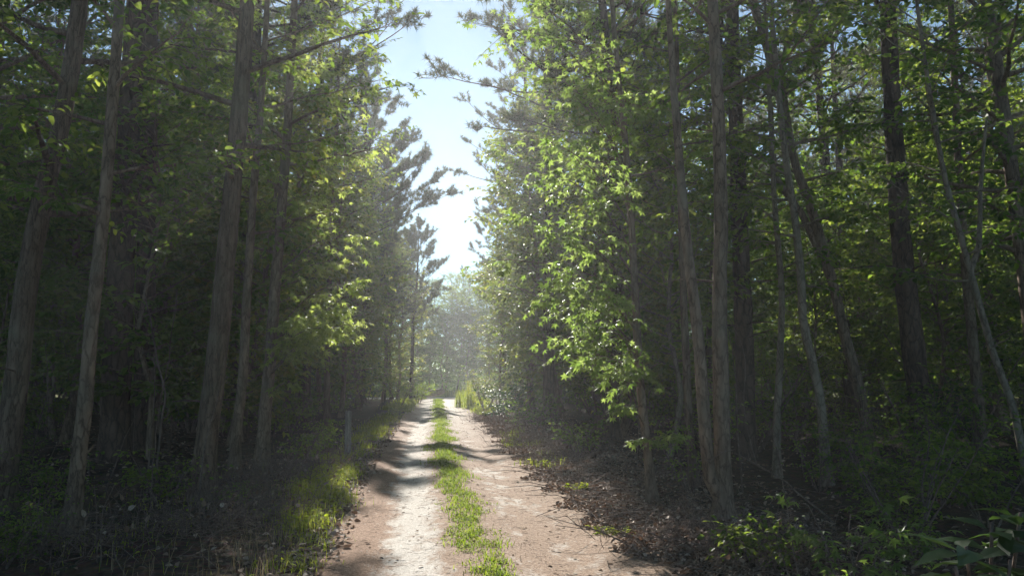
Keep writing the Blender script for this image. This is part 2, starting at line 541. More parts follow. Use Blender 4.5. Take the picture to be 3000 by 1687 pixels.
def road_material():
    m, nt, out = new_mat('dirt_road')
    tc = N(nt, 'ShaderNodeTexCoord')
    at = N(nt, 'ShaderNodeAttribute', attribute_name='lat')
    mp = N(nt, 'ShaderNodeMapping'); mp.inputs['Scale'].default_value = (1, .55, 1)
    nt.links.new(tc.outputs['Object'], mp.inputs[0])
    n1 = N(nt, 'ShaderNodeTexNoise', i_Scale=1.6, i_Detail=6.0, i_Roughness=.62); nt.links.new(mp.outputs[0], n1.inputs['Vector'])
    n2 = N(nt, 'ShaderNodeTexNoise', i_Scale=38.0, i_Detail=5.0, i_Roughness=.75); nt.links.new(tc.outputs['Object'], n2.inputs['Vector'])
    n3 = N(nt, 'ShaderNodeTexNoise', i_Scale=7.0, i_Detail=6.0, i_Roughness=.7); nt.links.new(mp.outputs[0], n3.inputs['Vector'])
    vo = N(nt, 'ShaderNodeTexVoronoi', i_Scale=70.0); nt.links.new(tc.outputs['Object'], vo.inputs['Vector'])
    wob = math_n(nt, 'MULTIPLY', math_n(nt, 'SUBTRACT', n1.outputs[0], .5), 1.1)
    lat = math_n(nt, 'ADD', at.outputs['Fac'], math_n(nt, 'MULTIPLY', wob, .35))

    def bell(c, w, amp):
        q = math_n(nt, 'DIVIDE', math_n(nt, 'ABSOLUTE', math_n(nt, 'SUBTRACT', lat, c)), w)
        return math_n(nt, 'MULTIPLY', math_n(nt, 'SUBTRACT', 1.35, q, True), amp)
    left = bell(-.58, .30, 1.0)
    right = math_n(nt, 'MULTIPLY', bell(.68, .48, 1.0), math_n(nt, 'MULTIPLY', math_n(nt, 'SUBTRACT', n1.outputs[0], .41), 3.6, True))
    mask = math_n(nt, 'MAXIMUM', left, right)
    br = math_n(nt, 'ADD', mask, math_n(nt, 'MULTIPLY', math_n(nt, 'SUBTRACT', n3.outputs[0], .5), 2.4))
    mask2 = math_n(nt, 'MULTIPLY', math_n(nt, 'SUBTRACT', br, .28), 1.5, True)
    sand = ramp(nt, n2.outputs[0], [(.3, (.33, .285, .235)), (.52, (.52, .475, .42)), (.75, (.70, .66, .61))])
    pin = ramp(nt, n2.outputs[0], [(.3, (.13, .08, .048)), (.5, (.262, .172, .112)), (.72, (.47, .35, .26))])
    redl = ramp(nt, n2.outputs[0], [(.3, (.11, .060, .036)), (.5, (.25, .148, .090)), (.72, (.42, .28, .19))])
    lf = math_n(nt, 'MULTIPLY', math_n(nt, 'SUBTRACT', -.5, at.outputs['Fac']), 2.0, True)
    base = mix_c(nt, lf, pin, redl)
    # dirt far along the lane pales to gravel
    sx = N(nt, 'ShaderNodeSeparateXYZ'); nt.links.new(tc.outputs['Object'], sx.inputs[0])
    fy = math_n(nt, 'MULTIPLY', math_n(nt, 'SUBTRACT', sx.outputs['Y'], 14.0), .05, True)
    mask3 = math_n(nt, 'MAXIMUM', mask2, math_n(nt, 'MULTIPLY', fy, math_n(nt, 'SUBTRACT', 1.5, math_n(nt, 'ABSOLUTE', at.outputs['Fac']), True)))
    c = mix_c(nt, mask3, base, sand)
    dk = ramp(nt, vo.outputs['Distance'], [(0, (.75, .75, .75)), (.5, (1.1, 1.1, 1.1))])
    c = mix_c(nt, .7, c, dk, 'MULTIPLY')
    b = N(nt, 'ShaderNodeBsdfPrincipled', i_Roughness=.9)
    b.inputs['Specular IOR Level'].default_value = .2
    nt.links.new(c, b.inputs['Base Color'])
    h = math_n(nt, 'ADD', math_n(nt, 'MULTIPLY', n3.outputs[0], 1.2), math_n(nt, 'ADD', n2.outputs[0], vo.outputs['Distance']))
    bp = N(nt, 'ShaderNodeBump', i_Strength=.45, i_Distance=.02)
    nt.links.new(h, bp.inputs['Height']); nt.links.new(bp.outputs[0], b.inputs['Normal'])
    nt.links.new(b.outputs[0], out.inputs['Surface'])
    return m


M['ground'] = ground_material()
M['road'] = road_material()

# ------------------------------------------------------------------ setting
def grid(xs, ys, hf):
    X, Y = np.meshgrid(xs, ys)
    Z = hf(X, Y)
    V = np.stack([X, Y, Z], -1).reshape(-1, 3)
    nx, ny = len(xs), len(ys)
    i = np.arange(ny - 1)[:, None] * nx; j = np.arange(nx - 1)[None, :]
    Q = np.stack([i + j, i + j + 1, i + nx + j + 1, i + nx + j], -1).reshape(-1, 4)
    mb = MB(); mb.add(V, Q)
    return mb


def ground_only(x, y):
    d = x - road_c(y)
    d = np.where(d > 0, d / 1.18, d)
    dip = -.06 * np.clip((1.42 - np.abs(d)) / .12, 0, 1) * (y < 52) * (y > -19)
    dip2 = -.03 * ((y > 47.6) & (y < 51.8) & (np.abs(x) < 11.2))
    return ground_h(x, y) + np.minimum(dip, dip2)


xs = np.unique(np.concatenate([np.linspace(-900, -80, 14), np.linspace(-80, -8, 60), np.arange(-8, 8.01, .16), np.linspace(8, 80, 60), np.linspace(80, 900, 14)]))
ys = np.unique(np.concatenate([np.linspace(-900, -24, 14), np.arange(-24, 24, .3), np.arange(24, 70, .8), np.linspace(70, 160, 30), np.linspace(160, 1500, 16)]))
g = grid(xs, ys, ground_only).build('ground', M['ground']); tag(g, None, None, kind='structure')

ls_ = np.linspace(-1.5, 1.5, 41)
lw_ = np.where(ls_ > 0, ls_ * 1.18, ls_)
yy = np.concatenate([np.arange(-18, 26, .2), np.arange(26, 48.3, .5)])
LX = road_c(yy)[:, None] + lw_[None, :] * (1 + .10 * fnoise(yy * 2.2, yy * .3))[:, None]
LY = np.repeat(yy[:, None], 41, 1)
edge = np.clip((np.abs(ls_) - 1.25) / .25, 0, 1)[None, :]
LZ = ground_h(LX, LY) + .006 - edge * .07
mb = MB()
nx = 41
i = np.arange(len(yy) - 1)[:, None] * nx; j = np.arange(nx - 1)[None, :]
mb.add(np.stack([LX, LY, LZ], -1).reshape(-1, 3), np.stack([i + j, i + j + 1, i + nx + j + 1, i + nx + j], -1).reshape(-1, 4))
road = mb.build('road', M['road']); tag(road, None, None, kind='structure')
a = road.data.attributes.new('lat', 'FLOAT', 'POINT')
a.data.foreach_set('value', np.repeat(lw_[None, :], len(yy), 0).astype(np.float32).ravel())

xr = np.linspace(-11, 11, 200)
cr_l = np.linspace(-1.7, 1.7, 9)
cx = np.repeat(xr[None, :], 9, 0); cy = 49.7 + cr_l[:, None] + .25 * np.sin(xr * .23)[None, :]
mb = MB()
i = np.arange(8)[:, None] * 200; j = np.arange(199)[None, :]
mb.add(np.stack([cx, cy, np.full_like(cx, .012)], -1).reshape(-1, 3), np.stack([i + j, i + j + 1, i + 200 + j + 1, i + 200 + j], -1).reshape(-1, 4))
side = mb.build('side_road', M['road']); tag(side, None, None, kind='structure')
a = side.data.attributes.new('lat', 'FLOAT', 'POINT')
a.data.foreach_set('value', np.repeat(cr_l[:, None] * .3 - .58, 200, 1).astype(np.float32).ravel())


# ------------------------------------------------------------------ grass, litter (uncountable)
def blades(mb, r, x, y, h, w, lean=.5):
    n = len(x)
    z = ground_h(x, y) - .01
    b = np.stack([x, y, z], 1)
    a = r.uniform(0, 6.28, n)
    s = np.stack([np.cos(a), np.sin(a), 0 * a], 1)
    f = np.stack([-np.sin(a), np.cos(a), 0 * a], 1)
    ln = (r.uniform(0, 1, n) * lean * h)[:, None]
    m_ = b + f * ln * .42; m_[:, 2] += h * .58
    t = b + f * ln * 1.25; t[:, 2] += h * (1 - .75 * (ln[:, 0] / np.maximum(h, 1e-4)) ** 1.5)
    w = np.broadcast_to(w, (n,))[:, None]
    V = np.stack([b - s * w, b + s * w, m_ - s * w * .7, m_ + s * w * .7, t], 1).reshape(-1, 3)
    o = (np.arange(n) * 5)[:, None]
    mb.add(V, o + np.array([0, 1, 3, 2]), o + np.array([2, 3, 4]))


def weeds(mb, r, x, y, hmax, size):
    n = len(x)
    z = ground_h(x, y) + r.uniform(.01, hmax, n)
    an = r.uniform(0, 6.28, n)
    ax = np.stack([np.cos(an), np.sin(an), r.uniform(-.3, .5, n)], 1)
    nr = np.array([0, 0, 1.0]) + r.normal(0, .4, (n, 3))
    put_leaves(mb, OVAL, np.stack([x, y, z], 1), ax, nr, size * r.uniform(.6, 1.3, n))


r = np.random.default_rng(11)
mb = MB()
# centre strip: clumps of grass and low weeds with bare gaps, thinner with distance
for y0, y1, per in ((3.5, 10, 1400), (10, 20, 950), (20, 47, 480)):
    n = int((y1 - y0) * per)
    nc = int((y1 - y0) * 60)
    cy_ = r.uniform(y0, y1, nc)
    dens = .5 + .5 * np.sin(cy_ * 1.9 + 1.0) * np.sin(cy_ * .73 + .4) + .3 * np.sin(cy_ * 5.1)
    cd_ = r.normal(0, 1, nc) * (.11 + .045 * np.sin(cy_ * 2.7)) + .05 * np.sin(cy_ * 2.1)
    wgt = np.clip(.4 + dens, .12, 1) * r.uniform(.2, 1, nc); wgt /= wgt.sum()
    k = r.choice(nc, n, p=wgt)
    ch = r.uniform(.5, 1.25, nc)[k]
    y = cy_[k] + r.normal(0, .06, n)
    d = cd_[k] + r.normal(0, .05, n)
    x = road_c(y) + d
    hgt = r.uniform(.015, .085, n) * ch * np.where(y > 11, 1.3, 1)
    blades(mb, r, x, y, hgt, (.0030 + .00020 * y), 1.0)
    kk = (r.uniform(0, 1, n) < .16)
    weeds(mb, r, x[kk], y[kk], .045, .022 + .0006 * y[kk])
strip = mb.build('centre_grass', M['grass']); tag(strip, 'bright green grass growing down the middle of the dirt road', 'grass', kind='stuff')

mb = MB()


def patch(xa, xb, ya, yb, n, h0, h1, w=.004, clump=.12, lean=.8):
    c = r.uniform(0, 1, (max(3, n // 28), 2))
    k = r.integers(0, len(c), n)
    y = ya + (yb - ya) * c[k, 1] + r.normal(0, clump, n)
    u = c[k, 0]
    x = xa + (xb - xa) * u + r.normal(0, clump, n)
    blades(mb, r, x, y, r.uniform(h0, h1, n), w, lean)
    q = r.uniform(0, 1, n) < .25
    weeds(mb, r, x[q], y[q], h1 * .6, .05)


patch(-1.4, -1.12, 6.4, 8.0, 260, .03, .17, .0035, .12, 1.1)
patch(-1.70, -1.22, 8.2, 10.6, 1300, .04, .22, .0035, .13, 1.1)
patch(-1.95, -1.40, 10.2, 13.2, 1900, .04, .24, .0035, .13, 1.1)
patch(-2.1, -1.5, 13, 18, 900, .04, .17, .005)
patch(-4.5, -1.6, 5.5, 13, 900, .03, .16, .003, .3)
patch(-2.2, -1.6, 18, 30, 2200, .05, .20, .007)
patch(-2.4, -1.5, 33, 47, 5200, .06, .28, .010)
patch(1.5, 2.1, 13, 22, 500, .05, .18, .006)
patch(1.3, 2.4, 30, 47, 3600, .06, .30, .010)
patch(-14, 14, 52, 61, 9000, .15, .5, .016, .4)
vg = mb.build('verge_grass', M['grass']); tag(vg, 'tufted green grass along the verges of the dirt road', 'grass', kind='stuff')


mb = MB()
n = 900
y = r.uniform(5.5, 17, n); x = road_c(y) - 1.45 - np.abs(r.normal(0, .5, n)) - .02 * y
blades(mb, r, x, y, r.uniform(.06, .34, n), .003, 1.1)
n = 900
y = 4 + 20 * r.uniform(0, 1, n); x = road_c(y) + r.normal(0, .2, n)
blades(mb, r, x, y, r.uniform(.02, .10, n), .0028, 1.2)
dg_ = mb.build('dry_grass', M['straw']); tag(dg_, 'straw coloured dead grass blades mixed into the left verge and the centre strip', 'dry grass', kind='stuff')


def scatter_leaves(mb, r, x, y, size, lift=.012, tpl=ROUND, tilt=.35):
    n = len(x)
    z = ground_h(x, y) + lift + r.uniform(0, .012, n)
    an = r.uniform(0, 6.28, n)
    put_leaves(mb, tpl, np.stack([x, y, z], 1), np.stack([np.cos(an), np.sin(an), r.normal(0, tilt * .5, n)], 1),
               np.array([0, 0, 1.0]) + r.normal(0, tilt, (n, 3)), size * r.uniform(.55, 1.35, n))


mb = MB()
n = 22000                                   # right-hand verge, thick
y = 4 + 26 * r.uniform(0, 1, n) ** 1.4
x = road_c(y) + 1.30 + .28 * fnoise(y * 1.7, y * .6) + np.abs(r.normal(0, 1, n)) * 1.15
scatter_leaves(mb, r, x, y, .052, .012, CURL, .55)
n = 9000                                    # forest floor on both sides
y = r.uniform(3, 26, n)
x = np.where(r.uniform(0, 1, n) < .5, r.uniform(-14, -1.9, n), r.uniform(2.2, 14, n))
scatter_leaves(mb, r, x, y, .065, .012, CURL, .5)
n = 2200
y = r.uniform(4, 24, n)
x = road_c(y) - 1.2 - np.abs(r.normal(0, .5, n))
scatter_leaves(mb, r, x, y, .07, .014, OVAL, .5)
lit = mb.build('leaf_litter', M['dry']); tag(lit, 'brown dead leaves lying thick beside the road and under the trees', 'leaf litter', kind='stuff')

mb = MB()
n = 3600
y = 4.5 + 34 * r.uniform(0, 1, n) ** 1.7
d = r.uniform(-1.3, 1.6, n)
cl = .5 + .5 * np.sin(y * 2.3 + d * 3.1) * np.sin(d * 4.7 - y * .9) + .3 * np.sin(y * 5.3 + d * 7)
keep = (r.uniform(0, 1, n) < np.where(d > .1, 1, .5) * np.clip(cl, .08, 1))
y, d = y[keep], d[keep]
scatter_leaves(mb, r, road_c(y) + d, y, .034 + .0009 * y, .005, ROUND, .19)
fl = mb.build('fallen_leaves', M['pale_leaf']); tag(fl, 'pale curled leaves scattered over the dirt road', 'fallen leaves', kind='stuff')

STONE = (np.array([(.5, 0, 0), (0, .42, 0), (-.5, .05, 0), (0, -.45, 0), (.05, .02, .09), (0, 0, -.3)]), None,
         np.array([(0, 1, 4), (1, 2, 4), (2, 3, 4), (3, 0, 4), (1, 0, 5), (2, 1, 5), (3, 2, 5), (0, 3, 5)]))
M['stone'] = leaf_mat('gravel_stone', [(.16, .135, .11), (.30, .265, .23), (.46, .43, .39)], [(.1, .1, .1)], 0.0, .9, .1, .1)
mb = MB()
n = 3200
y = 4.2 + 34 * r.uniform(0, 1, n) ** 1.7
d = np.where(r.uniform(0, 1, n) < .5, r.normal(-.62, .3, n), r.normal(.75, .45, n))
k = np.abs(d) < 1.55
y, d = y[k], d[k]; n = len(y)
an = r.uniform(0, 6.28, n)
put_leaves(mb, STONE, np.stack([road_c(y) + d, y, ground_h(road_c(y) + d, y) + .004], 1), np.stack([np.cos(an), np.sin(an), r.normal(0, .06, n)], 1),
           np.array([0, 0, 1.0]) + r.normal(0, .06, (n, 3)), (.012 + .022 * r.uniform(0, 1, n) ** 3) * (1 + .03 * y))
gv = mb.build('road_gravel', M['stone'], smooth=False); tag(gv, 'small pale gravel stones lying in the wheel tracks', 'gravel', kind='stuff')

mb = MB()
n = 5500                                    # needles and twiglets on the lane
y = 4.5 + 20 * r.uniform(0, 1, n) ** 1.6
d = r.uniform(-1.45, 1.7, n)
x = road_c(y) + d
an = r.uniform(0, 6.28, n)
dd = np.stack([np.cos(an), np.sin(an), r.normal(0, .06, n)], 1)
s0 = np.stack([x, y, ground_h(x, y) + .006], 1); dd[:, 2] *= .3
ln = r.uniform(.04, .12, n)
twig_tubes(mb, s0, s0 + dd * ln[:, None], .0013, .0009, np.zeros(n))
n = 900                                     # bigger sticks on the right verge and under the trees
y = r.uniform(4, 20, n)
x = np.where(r.uniform(0, 1, n) < .6, road_c(y) + 1.3 + np.abs(r.normal(0, 1.2, n)), r.uniform(-9, -1.6, n))
an = r.uniform(0, 6.28, n)
dd = np.stack([np.cos(an), np.sin(an), r.normal(.05, .12, n)], 1)
s0 = np.stack([x, y, ground_h(x, y) + .02], 1)
ln = r.uniform(.2, .9, n)
twig_tubes(mb, s0, s0 + dd * ln[:, None], .006, .003, ln * .06)
tw = mb.build('ground_twigs', M['twig']); tag(tw, 'pine needles and small twigs strewn over road and verge', 'twigs', kind='stuff')


# ------------------------------------------------------------------ prototypes for the wood
def proto(name, wood, crown, bark, leaf):
    root = empty(name, (0, 0, -500))
    wood.build('trunk', bark, root)
    crown.build('crown', leaf, root, smooth=False)
    return root


PR = {'tall': [], 'under': [], 'pine': [], 'edge': [], 'shrub': []}
for s in range(3):
    r = np.random.default_rng(100 + s)
    H = (13, 15, 12)[s]
    w, c = broadleaf(r, straight_path(r, H, .5), H, (.13, .15, .11)[s], (3.0, 4.0, 2.4)[s], H * .98, (3.2, 3.6, 3.0)[s], 56, 18, 13, .135, DIA, step=.7, sides=9)
    PR['tall'].append(proto('broadleaf_tree', w, c, M['bark'], M['leaf']))
for s in range(4):
    r = np.random.default_rng(200 + s)
    H = (5.5, 7, 6.2, 8)[s]
    w, c = broadleaf(r, straight_path(r, H, .5), H, (.045, .055, .05, .06)[s], (.8, 1.5, 1.1, 1.8)[s], H * .98, (2.2, 2.5, 2.6, 2.4)[s], 50, 16, 13, .125, DIA, step=.5, sides=7)
    PR['under'].append(proto('understory_tree', w, c, M['smooth_bark'] if s % 2 else M['bark'], M['leaf']))
for s in range(3):
    r = np.random.default_rng(300 + s)
    H = (19, 21, 17)[s]
    w, c = pine(r, H, (.19, .21, .16)[s], H * (.42, .45, .38)[s], (3.2, 3.6, 2.9)[s], 60, 7, 24, width=.019, needle=.23)
    PR['pine'].append(proto('pine_tree', w, c, M['pine_bark'], M['needle']))
for s in range(3):
    r = np.random.default_rng(400 + s)
    H = (9, 11, 8)[s]
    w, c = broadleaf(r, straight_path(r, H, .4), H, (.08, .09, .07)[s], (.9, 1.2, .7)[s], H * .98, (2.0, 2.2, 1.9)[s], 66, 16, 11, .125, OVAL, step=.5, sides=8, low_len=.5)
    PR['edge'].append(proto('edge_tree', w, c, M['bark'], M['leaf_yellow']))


def shrub_mesh(r, h, rad, stems, ntw, nl, leaf, tpl, lean=.5):
    wood, crown = MB(), MB()
    for i in range(stems):
        a = r.uniform(0, 6.28); ln = h * r.uniform(.6, 1.05)
        d = unit(np.array([math.cos(a) * lean, math.sin(a) * lean, 1.0]))
        bp = branch_path(r, np.array([math.cos(a) * .05, math.sin(a) * .05, 0.0]), d, ln, -.1, 6, .1)
        tube(wood, bp, np.linspace(.012, .004, 6) * (.6 + .4 * h), 5)
        s = r.uniform(.25, 1, ntw); s[0] = 1
        st = np.stack([np.interp(s, np.linspace(0, 1, 6), bp[:, k]) for k in range(3)], 1)
        az = r.uniform(0, 6.28, ntw)
        dd = unit(np.stack([np.cos(az), np.sin(az), r.uniform(-.1, .7, ntw)], 1))
        leafy_twigs(wood, crown, r, st, dd, r.uniform(.35, .9, ntw) * rad, nl, leaf, tpl, .1, thick=.003)
    return wood, crown


for s in range(4):
    r = np.random.default_rng(500 + s)
    w, c = shrub_mesh(r, (1.2, 1.8, 2.4, .8)[s], (.6, .7, .8, .5)[s], (6, 6, 7, 6)[s], 11, 8, (.07, .08, .09, .06)[s], OVAL)
    root = empty('shrub', (0, 0, -500))
    w.build('stems', M['twig'], root); c.build('foliage', M['glossy'] if s == 1 else M['leaf'], root, smooth=False)
    PR['shrub'].append(root)

used = {}


def place(kind, idx, x, y, scale, label, cat, group, rz=None, tilt=(0, 0)):
    p = PR[kind][idx % len(PR[kind])]
    key = (kind, idx % len(PR[kind]))
    o = copy_tree(p) if used.get(key) else p
    used[key] = True
    o.location = (x, y, float(ground_h(x, y)) - .05)
    o.scale = (scale,) * 3
    o.rotation_euler = (tilt[0], tilt[1], random.uniform(0, 6.28) if rz is None else rz)
    if 'group' in o: del o['group']
    tag(o, label, cat, group)
    return o


random.seed(3)

# --- deep wood, both sides: trees nothing in the photo tells apart
taken = []


def free(x, y, dmin):
    for a, b in taken:
        if (a - x) ** 2 + (b - y) ** 2 < dmin * dmin: return False
    taken.append((x, y)); return True


def fill(side, kind, n, x0, x1, y0, y1, dmin, s0, s1, label, cat, group):
    c = t = 0
    while c < n and t < 6000:
        t += 1
        x = random.uniform(x0, x1) * side; y = random.uniform(y0, y1)
        if abs(math.atan2(x, y) - YAW) > R(37) or math.hypot(x, y) < 14.5: continue
        if free(x, y, dmin):
            place(kind, random.randrange(9), x, y, random.uniform(s0, s1), label, cat, group,
                  tilt=(random.gauss(0, .03), random.gauss(0, .03)))
            c += 1


for sd, nm in ((-1, 'left'), (1, 'right')):
    fill(sd, 'pine', 20, 5, 34, 13, 58, 3.0, .85, 1.1, f'tall dark pine standing back in the shaded wood on the {nm} of the road', 'pine tree', f'pines inside the {nm} wood')
    fill(sd, 'tall', 28, 4.4, 36, 12, 58, 2.2, .8, 1.15, f'leafy broadleaf tree standing back in the shaded wood on the {nm} of the road', 'tree', f'broadleaf trees inside the {nm} wood')
    fill(sd, 'under', 62, 4.0, 32, 12, 54, 1.5, .8, 1.25, f'slim understory tree under the canopy on the {nm} of the road', 'tree', f'understory trees in the {nm} wood')
    fill(sd, 'shrub', 80, 3.4, 24, 12, 44, .8, .8, 2.0, f'low dark shrub on the forest floor on the {nm} of the road', 'shrub', f'shrubs on the {nm} forest floor')

# --- trees that line the lane (each told apart)
LEFT_EDGE = [
    ('pine', 0, -4.6, 18.5, 1.0, 'tall airy pine at upper left of the sky gap, nearest of the left row'),
    ('edge', 2, -4.3, 16.6, 1.0, 'leafy roadside tree left of the road just beyond the wooden post'),
    ('edge', 1, -4.2, 21.5, 1.05, 'yellow green leafy tree at the left roadside behind the wooden post'),
    ('pine', 1, -4.4, 25.5, .95, 'tall pine second along the left side of the road'),
    ('edge', 0, -3.4, 27.0, 1.1, 'leafy roadside tree between the second and third left pines'),
    ('edge', 2, -3.4, 33.0, 1.1, 'bushy roadside tree under the pine with the outstretched limb'),
    ('pine', 2, -3.9, 39.5, .85, 'pine of medium height before the far bend of the left row'),
    ('edge', 1, -3.1, 41.0, .8, 'leafy tree beside the dark trunk near the road end, left'),
    ('tall', 1, -3.9, 37.0, .78, 'rounded leafy tree behind the pine with the outstretched limb'),
    ('pine', 2, -3.1, 41.8, .68, 'pine crowding the thin dark trunk at the left road end'),
    ('pine', 0, -4.4, 43.5, .62, 'short dense pine behind the thin dark trunk at the left road end'),
    ('pine', 2, -3.0, 46.9, .62, 'last short pine of the left row at the cross track'),
    ('edge', 0, -2.6, 45.6, 1.02, 'last leafy tree of the left row before the cross track'),
]
for k, i, x, y, s, l in LEFT_EDGE:
    taken.append((x, y)); place(k, i, x, y, s, l, 'pine tree' if k == 'pine' else 'tree', 'trees lining the left of the road')
RIGHT_EDGE = [
    ('pine', 2, 3.7, 17.5, 1.05, 'tall pine behind the star leaved tree, nearest pine of the right row'),
    ('edge', 0, 4.3, 19.0, 1.15, 'yellow green leafy tree at right roadside left of the star leaved tree'),
    ('tall', 0, 4.3, 21.6, 1.0, 'tall leafy tree crowding the right edge of the sky gap'),
    ('tall', 2, 4.0, 29.0, 1.05, 'leafy tree at the right of the sky gap behind the jutting pine branch'),
    ('pine', 0, 3.2, 24.0, 1.0, 'tall pine whose branch pokes into the sky gap from the right'),
    ('edge', 2, 3.9, 25.5, 1.3, 'broad leafy tree overhanging the right verge in mid distance'),
    ('edge', 1, 3.3, 31.0, 1.0, 'yellowish leafy tree right of the lane before the tall grass clump'),
    ('pine', 1, 3.8, 34.0, .8, 'slender pine behind the yellowish roadside tree on the right'),
    ('edge', 0, 2.7, 37.5, .85, 'small leafy tree on the right near the end of the lane'),
    ('pine', 2, 3.3, 43.0, .75, 'farthest pine of the right row at the road end'),
]
for k, i, x, y, s, l in RIGHT_EDGE:
    taken.append((x, y)); place(k, i, x, y, s, l, 'pine tree' if k == 'pine' else 'tree', 'trees lining the right of the road')

# --- wood across the clearing
far = [(-13, 66, 'tall', .7), (-9.5, 64, 'under', 1.2), (-6.5, 65, 'tall', .75), (-3.6, 63, 'under', 1.15), (-1.2, 65.5, 'tall', .62), (1.0, 63.5, 'under', 1.05),
       (2.6, 66, 'tall', .66), (4.6, 63, 'under', 1.2), (6.4, 66, 'tall', .8), (9, 64, 'under', 1.3), (12, 66, 'tall', .9), (-1.9, 70, 'pine', .5), (1.9, 72, 'pine', .52), (3.9, 71, 'pine', .62), (-5, 71, 'pine', .55),
       (.2, 69, 'tall', .68), (-3, 68, 'tall', .66), (5.2, 69.5, 'tall', .75), (-4.6, 61.5, 'under', 1.35), (-2.2, 61.8, 'under', 1.2), (-.1, 61.4, 'under', 1.1), (1.9, 62, 'under', 1.15), (3.6, 61.6, 'under', 1.3), (5.6, 61.5, 'under', 1.3), (-7.2, 61.8, 'under', 1.4), (8, 70, 'tall', .85), (-8, 69, 'tall', .8)]
for x, y, k, s in far:
    place(k, random.randrange(9), x, y, s, 'small bluish tree in the wood beyond the grassy clearing at the road end', 'tree', 'trees beyond the clearing')


# far-off wood closing every view between the trunks: one mass of leaf clumps and trunks
def far_wood(name, x0, x1, y0, y1, n, h0, h1, trunks, label, seed):
    r = np.random.default_rng(seed)
    mb = MB()
    c = np.stack([r.uniform(x0, x1, n), r.uniform(y0, y1, n), h0 + (h1 - h0) * r.uniform(0, 1, n) ** 1.5], 1)
    k = 34
    pos = (c[:, None, :] + r.normal(0, 1, (n, k, 3)) * np.array([.9, .9, .55])).reshape(-1, 3)
    pos[:, 2] = np.abs(pos[:, 2])
    m = len(pos)
    an = r.uniform(0, 6.28, m)
    put_leaves(mb, DIA, pos, np.stack([np.cos(an), np.sin(an), r.normal(-.2, .3, m)], 1), np.array([0, 0, 1.0]) + r.normal(0, .6, (m, 3)), r.uniform(.2, .42, m))
    o = mb.build(name, M['leaf'], smooth=False)
    tag(o, label, 'woodland', kind='stuff')
    return o


far_wood('far_wood', -62, -34, -4, 66, 4500, .4, 17, 0, 'dense far off woodland closing the view deep on the left', 61)
far_wood('far_wood', 36, 66, -4, 66, 4500, .4, 17, 0, 'dense far off woodland closing the view deep on the right', 62)
far_wood('far_wood', -50, 60, 66, 86, 3200, .1, 4.2, 0, 'low far off woodland behind the clearing at the end of the road', 63)


# ------------------------------------------------------------------ hero trees near the camera
def hero_path(pix, D, H, lean_top=(0, 0)):
    base = P(pix[0][0], pix[0][1], D)
    base[2] = float(ground_h(base[0], base[1])) - .06
    pts = [base] + [P(p[0], p[1], p[2] if len(p) > 2 else D) for p in pix[1:]]
    pts = np.array(pts)
    last = pts[-1]; d = unit(pts[-1] - pts[-2])
    d = unit(d + np.array([0, 0, .8]))
    while last[2] < H:
        last = last + d * 1.6; d = unit(d + np.array([0, 0, .5]))
        pts = np.vstack([pts, last])
    return base, pts - base


def spray(wood, crown, r, path, base, end, size, leaf, tpl, rb=.014, ntw=12, nl=9, h_off=None):
    """a limb from the trunk to a given point, with leafy twigs on its outer part"""
    e = end - base
    hor = np.linalg.norm(path_at(path, max(.3, e[2]))[:2] - e[:2])
    h0 = max(.35, e[2] - (.35 * hor if h_off is None else h_off))
    h0 = min(h0, path[-1, 2] - .1)
    p0 = path_at(path, h0)
    mid = p0 * .45 + e * .55; mid[2] += .10 * hor
    bp = resample([p0, mid, e], max(.12, hor / 8))
    tube(wood, bp, np.linspace(rb, .005, len(bp)), 5)
    d = unit(e - mid)
    s = r.uniform(max(.35, 1 - size * 1.6 / max(hor, .3)), 1, ntw); s[:2] = 1
    st = np.stack([np.interp(s, np.linspace(0, 1, len(bp)), bp[:, k]) for k in range(3)], 1)
    az = r.uniform(-1.4, 1.4, ntw); az[0] = 0
    ca, sa = np.cos(az), np.sin(az)
    dd = unit(np.stack([d[0] * ca - d[1] * sa, d[0] * sa + d[1] * ca, r.normal(-.1, .3, ntw)], 1))
    leafy_twigs(wood, crown, r, st, dd, r.uniform(.4, 1, ntw) * size * .75, nl, leaf, tpl, .2, spread=.6, thick=.004)


def hero(name, label, cat, pix, D, dia, H, seed, lo, cr, nbr, leaf=.11, tpl=OVAL, sprays=(), bark='bark', lmat='leaf', ntw=14, nl=10, group=None, forks=(), rough=.035, bias=None):
    r = np.random.default_rng(seed)
    base, path = hero_path(pix, D, H)
    taken.append((base[0], base[1]))
    wood, crown = broadleaf(r, path, path[-1, 2], dia * .45, lo, path[-1, 2] * .97, cr, nbr, ntw, nl, leaf, tpl, sides=14, step=.22, rough=rough, bias=bias, flare=.8)
    pth = resample(path, .3)
    for f in forks:
        fb, fp = f
        q = np.array([path_at(pth, fb)] + [P(*t) - base for t in fp])
        qq = resample(q, .3)
        tube(wood, qq, np.linspace(dia * .36, dia * .12, len(qq)), 9, .03, r)
    for sp in sprays:
        px, py, dd, size = sp[:4]
        spray(wood, crown, r, pth, base, P(px, py, dd), size, leaf, tpl, ntw=int(.75 * (sp[4] if len(sp) > 4 else 12)) + 1)
    for k in range(6):
        h = r.uniform(.7, 4.5); ph = r.uniform(0, 6.28)
        d = np.array([math.cos(ph), math.sin(ph), r.uniform(0, .6)])
        bp = branch_path(r, path_at(pth, min(h, pth[-1, 2] - .1)), unit(d), dia * .5 + r.uniform(.06, .45), -.1, 4, .12)
        tube(wood, bp, np.linspace(.014, .006, 4), 5)
    if bark == 'bark' and seed % 3 == 1: bark = 'ridged_bark'
    root = empty(name, base, label, cat, group)
    wood.build('trunk', M[bark], root)
    if crown.n: crown.build('crown', M[lmat], root, smooth=False)
    return root


BL, BR = np.array([.6, -.1]), np.array([-.6, -.1])
